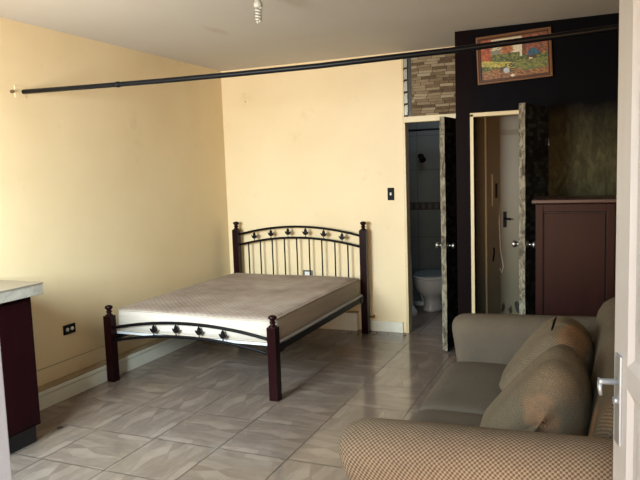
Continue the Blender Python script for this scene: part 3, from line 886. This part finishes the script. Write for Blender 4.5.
tag(link_mesh('wall_bolt', bm, Mat('rusty_bolt', srgb(92, 66, 46), 0.7).m), 'short brown bolt sticking out of the wall beside the rod end', 'bolt')

# ------------------------------------------------------------------ compact fluorescent lamp on the ceiling
LX, LY = 1.772, 3.58
lamp = thing('ceiling_lamp', (LX, LY, H), 'unlit spiral energy saving bulb in a white ceiling socket', 'lamp')
bm = bmesh.new(); lathe(bm, LX, LY, [(0.001, H), (0.045, H), (0.045, H-0.008), (0.024, H-0.016), (0.021, H-0.055), (0.001, H-0.055)], 20); put('socket', bm, M_white, lamp)
bm = bmesh.new(); lathe(bm, LX, LY, [(0.001, H-0.0555), (0.017, H-0.0555), (0.017, H-0.064), (0.026, H-0.070), (0.027, H-0.092), (0.020, H-0.098), (0.001, H-0.098)], 20); put('ballast', bm, M_bulb, lamp)
bm = bmesh.new(); pts = []
for k in range(97):
    t_ = k/96; a = t_*2*PI*4.5; r = 0.0155*(1-0.35*max(0, t_-0.75)/0.25)
    pts.append((LX+r*math.cos(a), LY+r*math.sin(a), H-0.102-0.080*t_))
tube(bm, pts, 0.0062, 8); put('spiral_tube', bm, M_bulb, lamp)

# ------------------------------------------------------------------ sockets and switch
def left_outlet():
    y, z = 3.674, 0.479
    r = thing('wall_outlet', (0, y, z), 'black double power outlet on the left wall beside the counter', 'outlet')
    bm = bmesh.new(); box(bm, 0.0, 0.007, y-0.060, y+0.060, z-0.036, z+0.036); put('plate', bm, M_black, r, bevel=0.002)
    for dy in (-0.024, 0.024):
        bm = bmesh.new(); lathe(bm, 0, 0, [(0.001, 0), (0.015, 0), (0.015, 0.004), (0.001, 0.004)], 16, mat=Matrix.Translation((0.0065, y+dy, z)) @ Matrix.Rotation(PI/2, 4, 'Y'))
        s_ = put('socket_face', bm, M_white, r)
left_outlet()
r = thing('wall_outlet', (0.925, YB, 0.555), 'small outlet with dark rim seen between the headboard bars', 'outlet')
bm = bmesh.new(); box(bm, 0.870, 0.980, YB-0.007, YB, 0.520, 0.592); put('plate', bm, Mat('grey_plate', srgb(96, 92, 84), 0.5).m, r, bevel=0.002)
bm = bmesh.new(); box(bm, 0.893, 0.957, YB-0.010, YB-0.006, 0.537, 0.575); put('socket_face', bm, M_white, r)
r = thing('light_switch', (1.834, YB, 1.36), 'black light switch on the cream wall left of the bathroom door', 'switch')
bm = bmesh.new(); box(bm, 1.801, 1.867, YB-0.007, YB, 1.300, 1.420); put('plate', bm, M_black, r, bevel=0.002)
bm = bmesh.new(); box(bm, 1.826, 1.842, YB-0.014, YB-0.006, 1.348, 1.374); put('toggle', bm, M_alum, r)

# brass stub tap beside the headboard post
r = thing('wall_tap', (1.625, YB, 0.157), 'small brass stub tap low on the wall beside the headboard post', 'tap')
bm = bmesh.new(); tube(bm, [(1.635, YB, 0.155), (1.635, 5.965, 0.155)], 0.008, 10); put('pipe', bm, M_brass, r)
bm = bmesh.new(); tube(bm, [(1.610, 5.962, 0.158), (1.665, 5.962, 0.158)], [0.008, 0.006], 10); put('handle', bm, M_brass, r)

# nails and marks on the walls
bm = bmesh.new(); tube(bm, [(0.282, YB, 2.35), (0.282, YB-0.02, 2.35)], 0.004, 8)
tag(link_mesh('nail', bm, M_steel), 'small nail in the cream back wall above the left headboard post', 'nail')

# ------------------------------------------------------------------ painting
def painting():
    y = 5.408
    TL, TR, BL, BR = Vector((2.762, y, 2.616)), Vector((3.330, y, 2.635)), Vector((2.778, y, 2.243)), Vector((3.338, y, 2.270))
    c = (TL+TR+BL+BR)/4
    ux = ((TR-TL)+(BR-BL)).normalized(); uz = Vector((-ux.z, 0, ux.x))
    W_ = 0.565; Hh = 0.370
    r = thing('framed_painting', c, 'autumn landscape painting in a wooden frame hung high on the dark wall', 'painting')
    def P(a, b, d): return c+ux*a+uz*b+Vector((0, -d, 0))
    bm = bmesh.new()
    prof = [(0.0, 0.0), (0.0, 0.022), (0.010, 0.026), (0.018, 0.016), (0.026, 0.018), (0.032, 0.008), (0.032, 0.0)]
    rings = []
    for sx, sz in ((-1, -1), (1, -1), (1, 1), (-1, 1)):
        rings.append([bm.verts.new(P(sx*(W_/2-d), sz*(Hh/2-d), h)) for d, h in prof])
    for i in range(4):
        A, B = rings[i], rings[(i+1) % 4]
        for k in range(len(prof)-1):
            f = bm.faces.new((A[k], B[k], B[k+1], A[k+1])); f.material_index = 1 if k == 3 else 0
    put('frame', bm, [mk_wood('painting_frame_wood', srgb(136, 98, 70), srgb(106, 74, 50), 0.4, 0.0, 'X'), Mat('frame_dark_line', srgb(52, 24, 22), 0.5).m], r)
    # canvas: brushed autumn scene, one colour per small dab
    bm = bmesh.new(); cl = bm.loops.layers.float_color.new('pigment')
    nx, nz = 110, 70; w2, h2 = W_/2-0.030, Hh/2-0.030
    rnd = random.Random(11)
    dab = [[(rnd.random(), rnd.random()) for _ in range(nz//2+2)] for _ in range(nx//2+2)]
    V = [[bm.verts.new(P(-w2+2*w2*i/nx, -h2+2*h2*j/nz, 0.004)) for j in range(nz+1)] for i in range(nx+1)]
    def colr(u, v, q, s):
        q2 = q-0.5
        sky = (205+40*q2, 200+30*q2, 175+40*q2)
        if v > 0.62 and 0.14 < u < 0.62:
            base = sky
            if ((u-0.40)/0.10)**2+((v-0.70)/0.13)**2 < 1+q2: base = (150+60*q2, 92+50*q2, 58)
            if u < 0.30 and v < 0.74+q2*0.1: base = (118, 122, 104)
            if v > 0.88: base = (190, 184, 160)
        else: base = (84+80*q2, 94+70*q2, 50+30*q2)
        if u < 0.16+0.05*q2 and v > 0.35: base = (150+80*q2, 72+60*q2, 42)
        if u > 0.60 and v > 0.52: base = (134+80*q2, 76+60*q2, 56+30*q2) if s < 0.72 else (74, 70, 46)
        if 0.595 < u < 0.625 and v > 0.5: base = (206, 196, 170)
        if 0.70 < u < 0.88 and 0.50 < v < 0.68 and (v-0.50) < 0.18-abs(u-0.79)*1.2: base = (38+30*q2, 84+40*q2, 110+40*q2)
        if 0.70 < u < 0.84 and 0.38 < v < 0.50: base = (70, 60, 52)
        if 0.73 < u < 0.79 and 0.40 < v < 0.45 and s > 0.4: base = (250, 214, 150)
        if v < 0.48 and u < 0.5 and abs(v-0.30-0.25*(0.5-u)) < 0.07: base = (168+60*q2, 158+50*q2, 74)
        if v < 0.40 and u > 0.5: base = (104+60*q2, 112+50*q2, 62)
        if v < 0.20+0.06*math.sin(6*u)+0.06*q2: base = (128+70*q2, 90+60*q2, 58+20*q2)
        if 0.30 < u < 0.50 and 0.14 < v < 0.36 and s > 0.3: base = (58+30*q2, 66+30*q2, 44)
        if ((u-0.385)/0.045)**2+((v-0.19)/0.075)**2 < 1: base = (178+30*q2, 182+30*q2, 190+30*q2)
        if ((u-0.47)/0.03)**2+((v-0.05)/0.03)**2 < 1: base = (220, 210, 190)
        return base
    for i in range(nx):
        for j in range(nz):
            f = bm.faces.new((V[i][j], V[i+1][j], V[i+1][j+1], V[i][j+1]))
            q, s = dab[(i+j)//3 % 56][j//2]
            cc = srgb(*[max(5, min(255, t_+rnd.uniform(-12, 12))) for t_ in colr((i+0.5)/nx, (j+0.5)/nz, q, s)])
            for l in f.loops: l[cl] = cc
    M = Mat('oil_paint_on_canvas', W1, 0.35)
    a = M.n.new('ShaderNodeVertexColor'); a.layer_name = 'pigment'; M.col(a.outputs[0])
    put('canvas', bm, M.m, r)
    bm = bmesh.new(); vs = [P(-W_/2+0.004, -Hh/2+0.004, 0.003), P(W_/2-0.004, -Hh/2+0.004, 0.003), P(W_/2-0.004, Hh/2-0.004, 0.003), P(-W_/2+0.004, Hh/2-0.004, 0.003)]
    f1 = [bm.verts.new(v) for v in vs]; f2 = [bm.verts.new(v+Vector((0, 0.006, 0))) for v in vs]
    bm.faces.new(f1); bm.faces.new(f2[::-1])
    for k in range(4): bm.faces.new((f1[k], f1[(k+1) % 4], f2[(k+1) % 4], f2[k]))
    put('backing', bm, M_groove, r)
painting()

# ------------------------------------------------------------------ toilet
TX, TY = 1.955, 7.0
to = thing('toilet', (TX, TY+0.15, 0), 'white porcelain toilet with dark seat seen through the bathroom doorway', 'toilet')
bm = bmesh.new(); rings = []
for z, rx, ry, oy in ((0.0, 0.115, 0.20, 0.22), (0.02, 0.112, 0.20, 0.22), (0.06, 0.098, 0.185, 0.22), (0.13, 0.096, 0.175, 0.21), (0.165, 0.112, 0.19, 0.20), (0.20, 0.150, 0.225, 0.19), (0.245, 0.180, 0.25, 0.18), (0.30, 0.194, 0.262, 0.17), (0.355, 0.200, 0.265, 0.17), (0.375, 0.198, 0.262, 0.17)):
    rings.append([(TX+rx*math.cos(2*PI*k/28), TY+oy+0.0+ry*math.sin(2*PI*k/28), z) for k in range(28)])
loft(bm, rings); put('bowl', bm, M_porcelain, to)
bm = bmesh.new(); rings = []
for z, s in ((0.377, 1.0), (0.384, 1.03), (0.398, 1.02), (0.404, 0.98)):
    rings.append([(TX+0.198*s*math.cos(2*PI*k/28), TY+0.17+0.262*s*math.sin(2*PI*k/28), z) for k in range(28)])
loft(bm, rings); put('seat', bm, M_porcelain, to)
bm = bmesh.new(); rings = []
for z, s in ((0.406, 0.97), (0.410, 0.98), (0.418, 0.96), (0.422, 0.80), (0.423, 0.4)):
    rings.append([(TX+0.198*s*math.cos(2*PI*k/28), TY+0.17+0.262*s*math.sin(2*PI*k/28), z) for k in range(28)])
loft(bm, rings); put('lid', bm, M_seatdark, to)
# trapway moulding on the left flank
bm = bmesh.new()
tube(bm, [(TX-0.12, TY+0.20, 0.30), (TX-0.16, TY+0.26, 0.24), (TX-0.14, TY+0.30, 0.15), (TX-0.12, TY+0.34, 0.05), (TX-0.12, TY+0.42, 0.03)], 0.035, 12)
tube(bm, [(TX-0.10, TY+0.30, 0.035), (TX-0.20, TY+0.30, 0.03), (TX-0.22, TY+0.40, 0.03)], 0.03, 12)
put('trapway', bm, M_porcelain, to)
bm = bmesh.new(); box(bm, TX-0.17, TX+0.17, TY+0.44, TY+0.58, 0.30, 0.39); box(bm, TX-0.07, TX+0.07, TY+0.38, TY+0.58, 0.0, 0.30); put('cistern_shelf', bm, M_seatdark, to, bevel=0.01)
bm = bmesh.new(); tube(bm, [(1.82, 6.82, 0.0), (1.795, 6.86, 0.55), (1.78, 6.88, 0.78)], 0.012, 8); lathe(bm, 1.82, 6.82, [(0.055, 0.0), (0.05, 0.05), (0.02, 0.09), (0.012, 0.10)], 14)
tag(link_mesh('toilet_brush', bm, M_porcelain), 'pale long-handled plunger leaning beside the toilet at the door frame', 'plunger')
r = thing('shower_valve', (1.70, 7.6, 1.62), 'small black shower valve on the bathroom tiles high at the left', 'valve')
bm = bmesh.new(); vx, vz = 1.755, 1.74
tube(bm, [(vx, 7.6, vz), (vx, 7.53, vz)], 0.03, 12); tube(bm, [(vx, 7.54, vz), (vx+0.04, 7.5, vz-0.05)], [0.02, 0.04], 12); put('valve_body', bm, M_black, r)
bm = bmesh.new(); tube(bm, [(1.36, 7.3, 2.03), (2.65, 7.3, 2.03)], 0.012, 8)
tag(link_mesh('shower_rail', bm, M_black), 'thin dark shower rail across the bathroom below the ceiling', 'rail')

# ------------------------------------------------------------------ closet fittings
def at_y(px, py, Y):
    d = _F+_R*((px-320)/648.62)-_U*((py-240)/648.62); t_ = Y/d.y
    p = Vector((3.6495, 0, 1.5911))+d*t_; return p.x, p.z
r = thing('wall_intercom', (2.80, 5.97, 1.35), 'slim grey vertical intercom strip on the closet back wall', 'intercom')
bm = bmesh.new(); box(bm, 2.795, 2.815, 5.945, 5.970, 1.235, 1.525); put('housing', bm, M_alum, r, bevel=0.003)
bm = bmesh.new(); box(bm, 2.828, 2.846, 5.955, 5.970, 1.31, 1.44); put('lock_plate', bm, M_black, r, bevel=0.002)
bm = bmesh.new(); tube(bm, [(2.868, 5.962, 1.30), (2.866, 5.926, 1.1), (2.874, 5.926, 0.86), (2.900, 5.926, 0.70), (2.885, 5.926, 0.64), (2.868, 5.928, 0.68)], 0.004, 6)
tag(link_mesh('hanging_cord', bm, M_trim), 'thin pale cord hanging beside the pale closet door', 'cord')
bm = bmesh.new()
tube(bm, [(2.812, 5.968, 0.86), (2.816, 5.955, 0.83), (2.812, 5.952, 0.78), (2.804, 5.962, 0.74)], 0.007, 8)
tag(link_mesh('wall_hook', bm, M_black), 'small dark curved hook on the closet wall below the intercom', 'hook')

# ------------------------------------------------------------------ crumbs on the floor
def crumb(x, y, s, label, name='dirt_crumb', group='crumbs of dirt along the back wall'):
    bm = bmesh.new(); bmesh.ops.create_icosphere(bm, subdivisions=1, radius=s)
    for v in bm.verts: v.co = Vector((v.co.x*random.uniform(0.8, 1.6), v.co.y*random.uniform(0.7, 1.3), v.co.z*0.5))
    bmesh.ops.translate(bm, verts=bm.verts, vec=(x, y, s*0.45))
    return tag(link_mesh(name, bm, M_dirt), label, 'dirt', group)
def fl(px, py):
    d = _F+_R*((px-320)/648.62)-_U*((py-240)/648.62); t_ = -1.5911/d.z
    return 3.6495+d.x*t_, d.y*t_
x, y = fl(60, 428)
bm = bmesh.new(); bmesh.ops.create_icosphere(bm, subdivisions=2, radius=0.013)
for v in bm.verts: v.co.z *= 0.5; v.co.x *= 1.5
bmesh.ops.translate(bm, verts=bm.verts, vec=(x, y, 0.006))
for k in range(3): tube(bm, [(x-0.01+k*0.01, y-0.022, 0.001), (x-0.01+k*0.01, y, 0.006), (x-0.008+k*0.01, y+0.022, 0.001)], 0.0018, 5)
tag(link_mesh('dead_insect', bm, M_dirt), 'small dark dead insect on the floor tiles beside the base cabinet', 'insect')
for (px, py, s) in ((352, 334, .007), (358, 335, .008), (377, 333, .009), (380, 335, .006), (388, 334.5, .007), (394, 335.5, .005), (405, 335.5, .011), (371, 336, .006), (384, 334, .005), (341, 333.6, .006), (348, 333.3, .007), (374, 334.5, .010)):
    x, y = fl(px, py); crumb(x, min(y, 5.97), s, 'tiny dark crumb of dirt on the floor tiles along the back wall')
